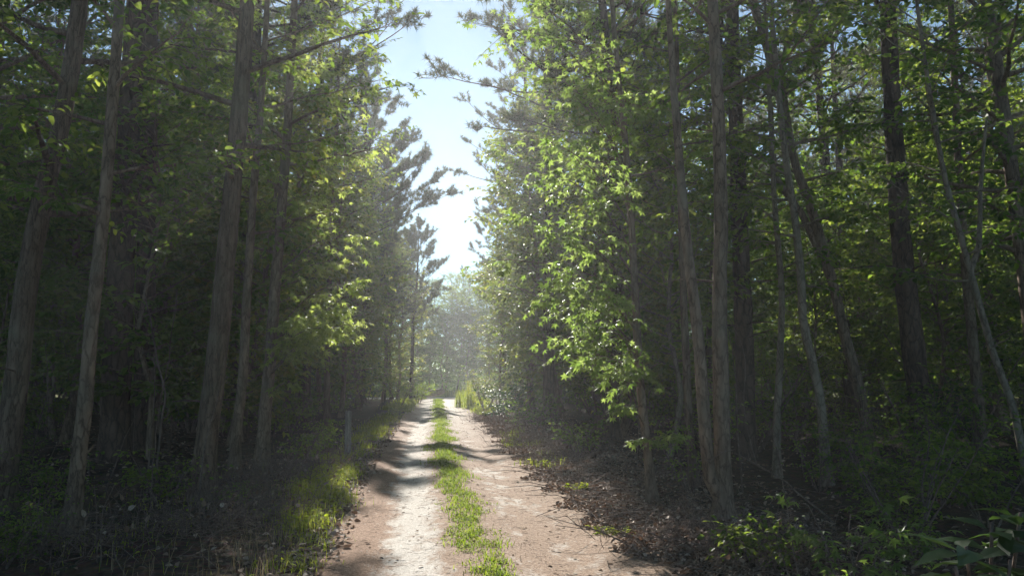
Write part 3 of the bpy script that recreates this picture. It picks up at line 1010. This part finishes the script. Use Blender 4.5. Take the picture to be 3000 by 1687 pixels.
# left of the road
hero('broadleaf_tree', 'pale leaning trunk at the left edge of the photo, nearest on that side', 'tree',
     [(-5, 1500), (20, 1330), (55, 1050), (75, 850), (120, 600), (175, 380), (215, 150)], 9.0, .30, 13, 1, 3.2, 2.8, 26)
hero('broadleaf_tree', 'slender straight grey trunk, second from the left edge', 'tree',
     [(205, 1590), (225, 1400), (252, 1150), (268, 950), (285, 800), (310, 550), (330, 300)], 7.6, .16, 11, 2, 3.0, 2.2, 24)
w_r = np.random.default_rng(31)


def hero_pine(label, pix, D, dia, H, seed, lo, cr, group=None, extra=()):
    r = np.random.default_rng(seed)
    base, path = hero_path(pix, D, H)
    taken.append((base[0], base[1]))
    w, c = pine(r, path[-1, 2], dia / 2, lo, cr, 40, 6, 12, path=path, sides=16, step=.3, stubs=12, extra=extra, rough=.05)
    root = empty('pine_tree', base, label, 'pine tree', group)
    w.build('trunk', M['pine_bark'], root); c.build('crown', M['needle'], root, smooth=False)
    return root


hero_pine('thick dark pine trunk between the second and third pale trunks on the left', [(335, 1330), (345, 1000), (365, 600), (390, 200)], 14.0, .50, 19, 3, 8.5, 3.2)
hero('broadleaf_tree', 'stout brown trunk in the middle of the left wood, leaning to the road', 'tree',
     [(592, 1470), (600, 1350), (622, 1150), (645, 950), (662, 750), (690, 450), (715, 150)], 10.0, .31, 14, 4, 4.0, 2.8, 26)
hero('broadleaf_tree', 'thin trunk close to the right of the stout leaning trunk, left wood', 'tree',
     [(685, 1410), (695, 1250), (712, 1100), (722, 900), (740, 600), (765, 300)], 11.8, .17, 11, 5, 3.6, 2.2, 22)
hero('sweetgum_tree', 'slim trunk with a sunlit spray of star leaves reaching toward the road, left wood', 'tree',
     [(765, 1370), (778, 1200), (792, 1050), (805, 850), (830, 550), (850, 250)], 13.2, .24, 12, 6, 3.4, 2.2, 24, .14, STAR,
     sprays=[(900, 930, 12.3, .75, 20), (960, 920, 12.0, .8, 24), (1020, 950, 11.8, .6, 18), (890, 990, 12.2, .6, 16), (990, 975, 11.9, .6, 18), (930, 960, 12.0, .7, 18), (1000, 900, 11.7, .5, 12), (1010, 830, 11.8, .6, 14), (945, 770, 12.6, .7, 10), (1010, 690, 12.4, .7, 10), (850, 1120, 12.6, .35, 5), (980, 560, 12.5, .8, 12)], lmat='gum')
hero('broadleaf_tree', 'faint slim trunk in haze behind the wooden post', 'tree',
     [(958, 1240), (958, 1100), (962, 950), (970, 700), (985, 400)], 22.0, .2, 13, 7, 4.4, 2.2, 22)
# right of the road
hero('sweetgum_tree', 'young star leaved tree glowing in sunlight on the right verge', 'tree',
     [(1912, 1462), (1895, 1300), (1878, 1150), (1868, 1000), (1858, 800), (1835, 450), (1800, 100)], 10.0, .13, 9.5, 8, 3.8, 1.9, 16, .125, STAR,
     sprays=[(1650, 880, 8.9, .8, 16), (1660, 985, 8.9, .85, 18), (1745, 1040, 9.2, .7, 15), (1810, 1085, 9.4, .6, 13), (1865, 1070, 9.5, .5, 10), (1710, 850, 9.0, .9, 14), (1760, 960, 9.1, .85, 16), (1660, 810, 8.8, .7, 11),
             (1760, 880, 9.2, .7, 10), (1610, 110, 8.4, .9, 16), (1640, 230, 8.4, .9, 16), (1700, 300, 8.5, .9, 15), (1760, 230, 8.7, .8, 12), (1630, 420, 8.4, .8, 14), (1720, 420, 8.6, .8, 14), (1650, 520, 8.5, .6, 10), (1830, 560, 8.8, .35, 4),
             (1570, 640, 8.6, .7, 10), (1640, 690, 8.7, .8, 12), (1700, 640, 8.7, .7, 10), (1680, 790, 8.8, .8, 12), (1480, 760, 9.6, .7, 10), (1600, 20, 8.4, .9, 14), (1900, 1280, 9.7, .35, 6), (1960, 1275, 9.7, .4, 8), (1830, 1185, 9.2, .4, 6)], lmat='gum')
hero('twin_stem_tree', 'pair of pale brown trunks rising from one base at right', 'tree',
     [(2120, 1530), (2118, 1400), (2112, 1150), (2108, 900), (2112, 650), (2105, 350), (2090, 50)], 8.5, .20, 13, 9, 4.4, 2.6, 24,
     forks=[(.22, [(2080, 1400, 8.4), (2058, 1150, 8.3), (2042, 950, 8.3), (2012, 700, 8.3), (1985, 400, 8.3), (1960, 50, 8.2), (1950, -200, 8.2)])])
hero('broadleaf_tree', 'thin dim trunk just left of and behind the twin trunks', 'tree',
     [(2035, 1440), (2020, 1250), (2010, 1050), (2000, 800), (1990, 450)], 11.0, .13, 10, 10, 3.2, 2.0, 22)
hero_pine('broad shaded pine trunk directly behind the twin trunks', [(2185, 1330), (2180, 1000), (2165, 600), (2150, 200)], 14.5, .36, 18, 11, 7, 3)
hero('broadleaf_tree', 'thin straight pale trunk beside the thin bare sapling, right wood', 'tree',
     [(2278, 1420), (2276, 1250), (2285, 1050), (2290, 850), (2270, 600), (2255, 300)], 11.5, .12, 9.5, 12, 2.9, 2.0, 22, bark='smooth_bark')
hero('broadleaf_tree', 'crooked pale trunk kinked at mid height, middle of the right wood', 'tree',
     [(2422, 1420), (2415, 1300), (2400, 1150), (2372, 1030), (2352, 930), (2348, 830), (2330, 650), (2300, 450)], 11.0, .15, 10, 13, 2.8, 2.2, 22, bark='smooth_bark')
hero('broadleaf_tree', 'dark trunk leaning far to the left across the right wood', 'tree',
     [(2560, 1330), (2520, 1150), (2475, 980), (2440, 830), (2380, 620), (2330, 480), (2275, 250), (2215, 20)], 13.5, .22, 14, 14, 4.6, 2.6, 22,
     forks=[(5.6, [(2290, 210, 13.4), (2330, 60, 13.3), (2350, -150, 13.2)]), (3.2, [(2345, 620, 13.6), (2275, 520, 13.6), (2260, 300, 13.7)])])
hero_pine('big straight pine trunk with furrowed bark at far right', [(2705, 1290), (2690, 1130), (2655, 850), (2630, 560), (2612, 250), (2600, 20)], 14.0, .40, 19, 15, 8, 3.2)
hero('broadleaf_tree', 'pale thin crooked trunk leaning left near the right edge of the photo', 'tree',
     [(3010, 1330), (2975, 1220), (2915, 1050), (2880, 930), (2850, 820), (2800, 640), (2760, 480)], 10.0, .11, 9, 16, 2.7, 2.2, 24, bark='smooth_bark',
     forks=[(2.9, [(2868, 720, 10), (2872, 560, 10), (2890, 350, 10)])])
hero('broadleaf_tree', 'dark trunk between big furrowed pine and right edge of the photo', 'tree',
     [(2880, 1290), (2850, 1000), (2815, 600), (2790, 100)], 15.5, .24, 14, 17, 3.2, 3.0, 30)

# pine with a long limb over the road, and dark trunk at the road end
r = np.random.default_rng(77)
base = np.array([-3.6, 34.5, 0.0])
w, c = pine(r, 15.5, .15, 8.2, 2.1, 36, 10, 24, width=.02, needle=.22, extra=[(8.1, .25, 2.6, R(20)), (8.5, -.45, 2.5, R(26)), (8.9, .3, 2.4, R(34)), (9.4, -.35, 2.3, R(38)), (9.7, -.1, 2.5, R(40)), (10.4, -.2, 2.1, R(42)),(8.0, -.05, 3.6, R(14)), (8.3, .1, 3.3, R(24)), (7.6, -.4, 2.8, R(12)), (8.6, -.2, 3.0, R(32)), (9.2, .0, 2.8, R(36)), (9.9, .1, 2.5, R(38))])
root = empty('pine_tree', base, 'pine with a long limb reaching out over the road from the left', 'pine tree', 'trees lining the left of the road')
w.build('trunk', M['pine_bark'], root); c.build('crown', M['needle'], root, smooth=False)
r = np.random.default_rng(78)
b2 = P(1206, 1172, 45); b2[2] = -.05
w, c = pine(r, 10, .12, 4.6, 1.9, 58, 8, 22, width=.02)
root = empty('pine_tree', b2, 'small pine with thin dark bare trunk by the left road end', 'pine tree', 'trees lining the left of the road')
w.build('trunk', M['pine_bark'], root); c.build('crown', M['needle'], root, smooth=False)


# ------------------------------------------------------------------ small things
def shrub(name, label, cat, at, h, rad, stems, ntw, nl, leaf, tpl, mat, seed, lean=.5):
    r = np.random.default_rng(seed)
    w, c = shrub_mesh(r, h, rad, stems, ntw, nl, leaf, tpl, lean)
    z = float(ground_h(at[0], at[1])) - .03
    root = empty(name, (at[0], at[1], z), label, cat)
    w.build('stems', M['twig'], root); c.build('foliage', M[mat], root, smooth=False)
    return root


p = P(1228, 1175, 42); shrub('shrub', 'bright green rounded bush at the left road end', 'shrub', p, 1.5, .7, 8, 14, 9, .10, OVAL, 'grass', 901)
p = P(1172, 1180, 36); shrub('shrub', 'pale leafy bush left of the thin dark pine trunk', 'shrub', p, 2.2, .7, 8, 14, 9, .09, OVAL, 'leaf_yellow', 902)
for k, (x, y, sc_, l) in enumerate([(-3.9, 47.2, 1.1, 'leafy bush behind the thin dark pine at the left road end'), (-5.6, 46.6, 1.3, 'bush in shade left of the last roadside tree'), (-7.6, 47, 1.3, 'outermost bush hiding the cross track on the left'),
                                  (-2.9, 43.6, .8, 'low bush between thin dark pine and lane'), (4.6, 47, 1.1, 'bush at the corner right of the cross track'), (2.6, 40.5, .9, 'bush on the right verge by the farthest pine')]):
    place('shrub', (1, 2, 2, 0, 2, 0)[k], x, y, sc_, l, 'shrub', None)
p = P(1465, 1215, 26); shrub('shrub', 'glossy shrub with white glints on the right verge', 'shrub', p, 1.5, .7, 8, 13, 9, .11, OVAL, 'glossy', 903)
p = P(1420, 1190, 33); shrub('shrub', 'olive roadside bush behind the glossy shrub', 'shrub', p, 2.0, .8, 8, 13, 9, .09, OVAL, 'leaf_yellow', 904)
p = P(1560, 1240, 21); shrub('shrub', 'dim leafy shrub at the dark wood edge right of the glossy shrub', 'shrub', p, 1.3, .7, 7, 12, 9, .08, OVAL, 'leaf', 905)
p = P(1690, 1330, 15.5); shrub('shrub', 'low dull shrub in the shade behind the star leaved tree', 'shrub', p, .8, .5, 7, 11, 8, .07, OVAL, 'leaf', 906)
p = P(1160, 1215, 28); shrub('shrub', 'small yellowish weed clump on the left verge in mid distance', 'shrub', p, .5, .35, 9, 9, 8, .06, OVAL, 'grass', 907)
p = G(1796, 1560); shrub('weed', 'small bright green weed on the right edge of the road', 'weed', p, .14, .14, 7, 5, 6, .05, OVAL, 'grass', 908, 1.2)
p = G(1685, 1432); shrub('weed', 'tiny green seedling in the leaf litter of the right verge', 'weed', p, .16, .12, 5, 4, 5, .06, OVAL, 'grass', 909, 1.0)
p = P(2500, 1800, 3.9); shrub('shrub', 'small leaved shrub in the foreground left of the broad leaved plant', 'shrub', p, .72, .32, 8, 11, 10, .035, OVAL, 'leaf', 910, .45)
p = P(2620, 1780, 4.1); shrub('shrub', 'dim small leaved shrub behind the broad leaved plant', 'shrub', p, .6, .35, 7, 10, 9, .04, OVAL, 'leaf', 911, .5)
p = P(2480, 1640, 5.6); shrub('sapling', 'low maple like seedling with flat leaf spray at lower right', 'sapling', p, .85, .5, 4, 7, 6, .12, STAR, 'gum', 912, .45)
p = P(2230, 1620, 6.6); shrub('shrub', 'dark fern green plant at the foot of the twin trunks', 'shrub', p, .45, .4, 8, 9, 8, .07, OVAL, 'leaf', 913, .7)
p = P(2600, 1500, 8.5); shrub('shrub', 'shaded leafy shrub under the crooked pale trunk', 'shrub', p, 1.1, .6, 7, 12, 8, .09, STAR, 'leaf', 914)
p = P(2760, 1480, 9.5); shrub('shrub', 'dark shrub in front of the big furrowed pine', 'shrub', p, 1.2, .6, 7, 12, 8, .08, OVAL, 'leaf', 915)
p = P(2900, 1560, 8); shrub('shrub', 'dark shrub behind the broad leaved plant at the right edge', 'shrub', p, 1.0, .6, 7, 12, 8, .08, OVAL, 'leaf', 916)
for k, (px, py, D, l) in enumerate([(930, 1330, 15.5, 'dry bushy shrub left of the wooden post base'), (480, 1500, 9.5, 'low dark shrub at the foot of the stout brown trunk'),
                                    (110, 1520, 9.2, 'low dark shrub between the two leftmost trunks'), (870, 1380, 13, 'low weedy shrub under the sunlit star leaf spray')]):
    shrub('shrub', l, 'shrub', P(px, py, D), .8, .5, 7, 10, 8, .06, OVAL, 'leaf', 930 + k)

# broad-leaved evergreen in the right foreground
r = np.random.default_rng(66)
base = P(2905, 2300, 3.0); base[2] = float(ground_h(base[0], base[1])) - .02
w, c = MB(), MB()
tips = [(2830, 1600, 2.9), (2905, 1530, 3.0), (2990, 1500, 3.1), (2960, 1640, 2.8), (2800, 1660, 2.7), (3040, 1600, 3.0)]
for (px, py, D) in tips:
    e = P(px, py, D) - base
    bp = resample([np.zeros(3), e * .55 + np.array([0, 0, .08]), e], .12)
    tube(w, bp, np.linspace(.012, .006, len(bp)), 6)
    k = 9
    an = np.arange(k) * 2.4 + r.uniform(0, 6)
    ax = np.stack([np.cos(an), np.sin(an), r.uniform(-.15, .55, k)], 1)
    pos = e + np.array([0, 0, -1]) * r.uniform(0, .12, k)[:, None] + unit(ax) * .02
    put_leaves(c, LONG, pos, ax, np.array([0, 0, 1.0]) + r.normal(0, .25, (k, 3)), r.uniform(.16, .24, k))
root = empty('broadleaf_evergreen', base, 'broad leaved evergreen plant with long glossy leaves in the lower right corner', 'plant')
w.build('stems', M['twig'], root); c.build('foliage', M['glossy'], root, smooth=True)


# bare saplings and dead sticks
def stick(name, label, cat, pts, r0, r1, twigs=0, seed=0, mat='twig', group=None):
    r = np.random.default_rng(seed)
    pts = np.array(pts); base = pts[0].copy()
    q = resample(pts - base, .12)
    q[1:-1] += r.normal(0, .004, (len(q) - 2, 3))
    mb = MB(); tube(mb, q, np.linspace(r0, r1, len(q)), 6)
    for k in range(twigs):
        s = r.uniform(.35, .95); i = int(s * (len(q) - 1))
        a = r.uniform(0, 6.28)
        d = np.array([math.cos(a), math.sin(a), r.uniform(.1, .9)])
        bp = branch_path(r, q[i], unit(d), r.uniform(.15, .5), 0, 5, .15)
        tube(mb, bp, np.linspace(r1 * 1.1, r1 * .4, 5), 4)
    o = mb.build(name, M[mat]); o.location = base
    return tag(o, label, cat, group)


def pts_px(D, *pp, ground=True):
    q = [P(a, b, D) for a, b in pp]
    if ground:
        q[0][2] = float(ground_h(q[0][0], q[0][1])) - .02
    return q


S = 'bare saplings at the wood edge'
stick('bare_sapling', 'thin pale crooked sapling beside a shorter twin stem, lower right', 'sapling', pts_px(6.0, (2345, 1700), (2318, 1560), (2295, 1420), (2265, 1270), (2222, 1200)), .007, .003, 4, 1)
stick('bare_sapling', 'short thin bare stem beside the pale crooked sapling, lower right', 'sapling', pts_px(5.6, (2330, 1740), (2300, 1640), (2278, 1590)), .006, .003, 2, 2)
stick('dead_branch', 'long dead branch slanting to the ground right of the twin trunks', 'branch', [P(2440, 1530, 7.6), P(2300, 1410, 7.8), P(2210, 1355, 8.0), P(2150, 1325, 8.1)], .011, .005, 4, 3)
stick('bare_sapling', 'pale bent sapling with an elbow between trunks of the left wood', 'sapling', pts_px(10.5, (455, 1500), (462, 1350), (472, 1240), (485, 1150), (465, 1080), (445, 960), (420, 850)), .018, .008, 5, 4)
stick('bare_sapling', 'thin upright sapling left of the stout brown trunk', 'sapling', pts_px(10.0, (428, 1480), (440, 1300), (452, 1160), (455, 1000)), .010, .005, 4, 5)
stick('bare_sapling', 'curved whip of dead sapling in the lower left foreground', 'sapling', pts_px(6.5, (293, 1680), (295, 1560), (300, 1490), (335, 1420)), .006, .003, 1, 6)
stick('bare_sapling', 'short dead whip beside the curved whip, lower left foreground', 'sapling', pts_px(6.6, (285, 1640), (283, 1500), (276, 1420)), .005, .002, 1, 7)
stick('dead_branch', 'arched dead stick on the ground at bottom left', 'branch', [P(430, 1690, 6.4), P(530, 1625, 6.5), P(600, 1632, 6.5), P(640, 1665, 6.4)], .006, .004, 2, 8)
stick('dead_branch', 'forked dry stick leaning at bottom left of the photo', 'branch', [P(370, 1690, 6.0), P(345, 1640, 6.0), P(330, 1600, 6.1)], .005, .003, 2, 9)
stick('bare_sapling', 'thin stem right of the stout brown trunk, lower left', 'sapling', pts_px(8.3, (560, 1560), (548, 1440), (540, 1400)), .006, .003, 3, 10)
stick('bare_sapling', 'thin twiggy stem in the middle of the lower left brush', 'sapling', pts_px(7.5, (405, 1620), (404, 1500), (415, 1430)), .005, .002, 3, 11)
stick('dead_branch', 'dead branch propped on the twin trunks near their base', 'branch', [P(2080, 1350, 8.2), P(2115, 1325, 8.2), P(2150, 1318, 8.2)], .005, .003, 3, 12)
stick('dead_branch', 'dry stick standing out of the right verge litter', 'branch', pts_px(10.5, (1700, 1435), (1690, 1370), (1688, 1340)), .004, .002, 2, 13)
stick('dead_branch', 'fallen branch lying along the litter at the right verge', 'branch', [P(1570, 1372, 13.0), P(1620, 1380, 12.6), P(1668, 1376, 12.5)], .012, .006, 4, 14)

ss_r = random.Random(17)
for nm, x0, x1, y0, y1, n in (('left', -9, -2.6, 8, 17, 16), ('right', 2.9, 10, 7.5, 17, 16)):
    for k in range(n):
        x, y = ss_r.uniform(x0, x1), ss_r.uniform(y0, y1)
        h = ss_r.uniform(.9, 2.8)
        lx, ly = ss_r.gauss(0, .16) * h, ss_r.gauss(0, .12) * h
        z = float(ground_h(x, y)) - .02
        pts = [np.array([x, y, z]), np.array([x + lx * .2 + ss_r.gauss(0, .04), y + ly * .2, z + h * .35]),
               np.array([x + lx * .6 + ss_r.gauss(0, .05), y + ly * .6, z + h * .7]), np.array([x + lx, y + ly, z + h])]
        stick('bare_sapling', f'thin leafless sapling among the shaded trunks of the {nm} wood', 'sapling', pts, ss_r.uniform(.006, .014), .003, 4, 300 + k, group=f'leafless saplings in the {nm} wood')
for k in range(11):
    x, y = ss_r.uniform(2.8, 9), ss_r.uniform(5.2, 13)
    if math.hypot(x, y) < 5.5: continue
    o = place('shrub', ss_r.choice((0, 2, 3)), x, y, ss_r.uniform(.35, .75), 'small leafy seedling on the shaded ground of the right wood', 'seedling', 'seedlings under the right trees')
for k in range(14):
    x, y = ss_r.uniform(-8, -2.4), ss_r.uniform(6.5, 13)
    o = place('shrub', ss_r.choice((0, 3)), x, y, ss_r.uniform(.3, .6), 'small leafy seedling on the shaded ground of the left wood', 'seedling', 'seedlings under the left trees')

# dry pinkish brush by the left verge
for k, (px, py, D, l) in enumerate([(800, 1400, 11.4, 'tangle of dry pinkish brush left of the sunlit grass'), (900, 1375, 12.6, 'tangle of dry brush behind the sunlit grass'), (700, 1440, 10.3, 'low dry brush right of the stout brown trunk'),
                                    (560, 1590, 7.6, 'dark dead brush in the lower left foreground'), (150, 1640, 6.9, 'dark dead brush in the bottom left corner'), (760, 1520, 8.8, 'dim dead brush left of the grass tuft'),
                                    (1560, 1290, 17.5, 'brown dead brush on the right verge in mid distance'), (1480, 1262, 21, 'rusty dry brush along the right verge farther off'), (1640, 1330, 14.8, 'dry brush by the right verge before the star leaved tree'),
                                    (2000, 1560, 7.6, 'dry twigs heaped left of the twin trunks'), (2330, 1600, 6.6, 'dead brush in shade right of the twin trunks'), (1430, 1225, 26, 'reddish dry brush below the olive roadside bush')]):
    r = np.random.default_rng(950 + k)
    p = P(px, py, D)
    z = float(ground_h(p[0], p[1]))
    n = 150
    s0 = np.stack([r.normal(0, .35, n), r.normal(0, .3, n), r.uniform(0, .05, n)], 1)
    dd = unit(np.stack([r.normal(0, 1, n), r.normal(0, 1, n), r.uniform(.1, 1.3, n)], 1))
    ln = r.uniform(.15, .5, n)
    mb = MB(); twig_tubes(mb, s0, s0 + dd * ln[:, None], .004, .002, ln * r.normal(0, .1, n))
    s1 = s0 + dd * (ln * .6)[:, None]
    d2 = unit(dd + r.normal(0, .7, (n, 3)))
    twig_tubes(mb, s1, s1 + d2 * (ln * .6)[:, None], .003, .0015, 0 * ln)
    root = empty('dead_brush', (p[0], p[1], z), l, 'brush')
    mb.build('twigs', M['twig'], root)
    mb = MB()
    m = 70
    q = r.integers(0, n, m)
    put_leaves(mb, OVAL, s1[q] + d2[q] * .1, d2[q], np.array([0, 0, 1.0]) + r.normal(0, .7, (m, 3)), r.uniform(.04, .08, m))
    mb.build('dead_leaves', M['dry'], root)

# tall grass clump at the right road end
r = np.random.default_rng(41)
for (px, py, D, n, h, l) in ((1350, 1188, 38, 150, .95, 'tall pale green grass clump at the right road end'), (1378, 1195, 36, 130, 1.35, 'taller grass clump right of the pale green clump')):
    p = P(px, py, D)
    mb = MB()
    x = p[0] + r.normal(0, .14, n); y = p[1] + r.normal(0, .2, n)
    blades(mb, r, x, y, r.uniform(.5, 1.05, n) * h, .012, .35)
    V = np.concatenate(mb.v) - np.array([p[0], p[1], 0]); mb.v = [V]
    o = mb.build('tall_grass', M['grass']); o.location = (p[0], p[1], 0)
    tag(o, l, 'grass clump')

# wooden post
p = P(1018, 1335, 15.3); z = float(ground_h(p[0], p[1]))
mb = MB()
h = .86
q = np.array([[0, 0, -.1], [.002, 0, .2], [0, .004, .5], [.006, .004, h - .02], [.006, .004, h - .004], [.006, .004, h]])
tube(mb, resample(q, .06)[:-1], .062, 16, .02, np.random.default_rng(5))
o = mb.build('wooden_post', M['post_wood']); o.location = (p[0], p[1], z)
tag(o, 'short weathered round wooden post on the left verge', 'post')

# fallen log by the road end
p = P(1252, 1168, 45.0)
mb = MB()
q = resample([np.array([-1.0, .3, .10]), np.array([-.3, .1, .28]), np.array([.55, -.1, .5]), np.array([.95, -.2, .56])], .15)
tube(mb, q, np.concatenate([np.linspace(.15, .2, len(q) - 3), [.19, .16, .1]]), 12, .06, np.random.default_rng(9))
o = mb.build('fallen_log', M['post_wood']); o.location = (p[0], p[1], 0)
tag(o, 'weathered fallen log propped up beside the lane at its far end', 'log')

# prototypes that were never placed
for k, lst in PR.items():
    for i, o in enumerate(lst):
        if not used.get((k, i)):
            for ch in list(o.children): bpy.data.objects.remove(ch)
            bpy.data.objects.remove(o)

# ------------------------------------------------------------------ haze
HAZE = .0017  # distance haze; its milky glow near the sun also imitates veiling lens glare
xa, xb, ya, yb, za, zb = -72, 76, -30, 112, -1.2, 27
mb = MB()
mb.add([(xa, ya, za), (xb, ya, za), (xb, yb, za), (xa, yb, za), (xa, ya, zb), (xb, ya, zb), (xb, yb, zb), (xa, yb, zb)],
       [(3, 2, 1, 0), (4, 5, 6, 7), (0, 1, 5, 4), (1, 2, 6, 5), (2, 3, 7, 6), (3, 0, 4, 7)])
m, nt, out = new_mat('haze')
pv = N(nt, 'ShaderNodeVolumePrincipled')
pv.inputs['Color'].default_value = (.93, .96, 1.0, 1)
pv.inputs['Density'].default_value = HAZE
pv.inputs['Anisotropy'].default_value = .52
nt.links.new(pv.outputs[0], out.inputs['Volume'])
hz = mb.build('haze', m, smooth=False); tag(hz, 'pale haze in the air under the trees, added partly to imitate lens glare', 'haze', kind='stuff')

# ------------------------------------------------------------------ light
SUN_EL, SUN_AZ = R(28.5), R(-2.6)
world = bpy.data.worlds.new('World'); sc.world = world; world.use_nodes = True
nt = world.node_tree
bg = nt.nodes['Background']
sky = nt.nodes.new('ShaderNodeTexSky'); sky.sky_type = 'NISHITA'; sky.sun_disc = False
sky.sun_elevation = SUN_EL; sky.sun_rotation = SUN_AZ
sky.ozone_density = 1.0; sky.dust_density = .05; sky.air_density = .8
tint = mix_c(nt, 1.0, sky.outputs[0], (.82, 1.06, 1.05), 'MULTIPLY')
nt.links.new(tint, bg.inputs[0]); bg.inputs[1].default_value = .05
sd = bpy.data.lights.new('sun', 'SUN'); sd.energy = 5.0; sd.angle = R(.53); sd.color = (1, .955, .88)
so = bpy.data.objects.new('sun', sd); COL.objects.link(so)
S_dir = Vector((math.sin(SUN_AZ) * math.cos(SUN_EL), math.cos(SUN_AZ) * math.cos(SUN_EL), math.sin(SUN_EL)))
so.rotation_euler = S_dir.to_track_quat('Z', 'Y').to_euler()
so.location = S_dir * 60

# ------------------------------------------------------------------ camera
cd = bpy.data.cameras.new('camera'); cam = bpy.data.objects.new('camera', cd); COL.objects.link(cam)
cd.sensor_width = 36; cd.lens = 36 * F_PX / W_PX
cd.clip_start = .05; cd.clip_end = 4000
cam.location = CAM.tolist()
fwd = Vector((FH * math.cos(PITCH) + UP * math.sin(PITCH)).tolist())
cam.rotation_euler = fwd.to_track_quat('-Z', 'Y').to_euler()
sc.camera = cam

# ------------------------------------------------------------------ render
sc.render.engine = 'CYCLES'
cy = sc.cycles
cy.use_denoising = True
cy.max_bounces = 7; cy.diffuse_bounces = 4; cy.glossy_bounces = 2; cy.transmission_bounces = 5; cy.volume_bounces = 0
cy.sample_clamp_indirect = 6
cy.use_adaptive_sampling = True; cy.adaptive_threshold = .02
sc.view_settings.view_transform = 'Standard'
sc.view_settings.look = 'None'
sc.view_settings.exposure = 1.15
sc.view_settings.gamma = 1
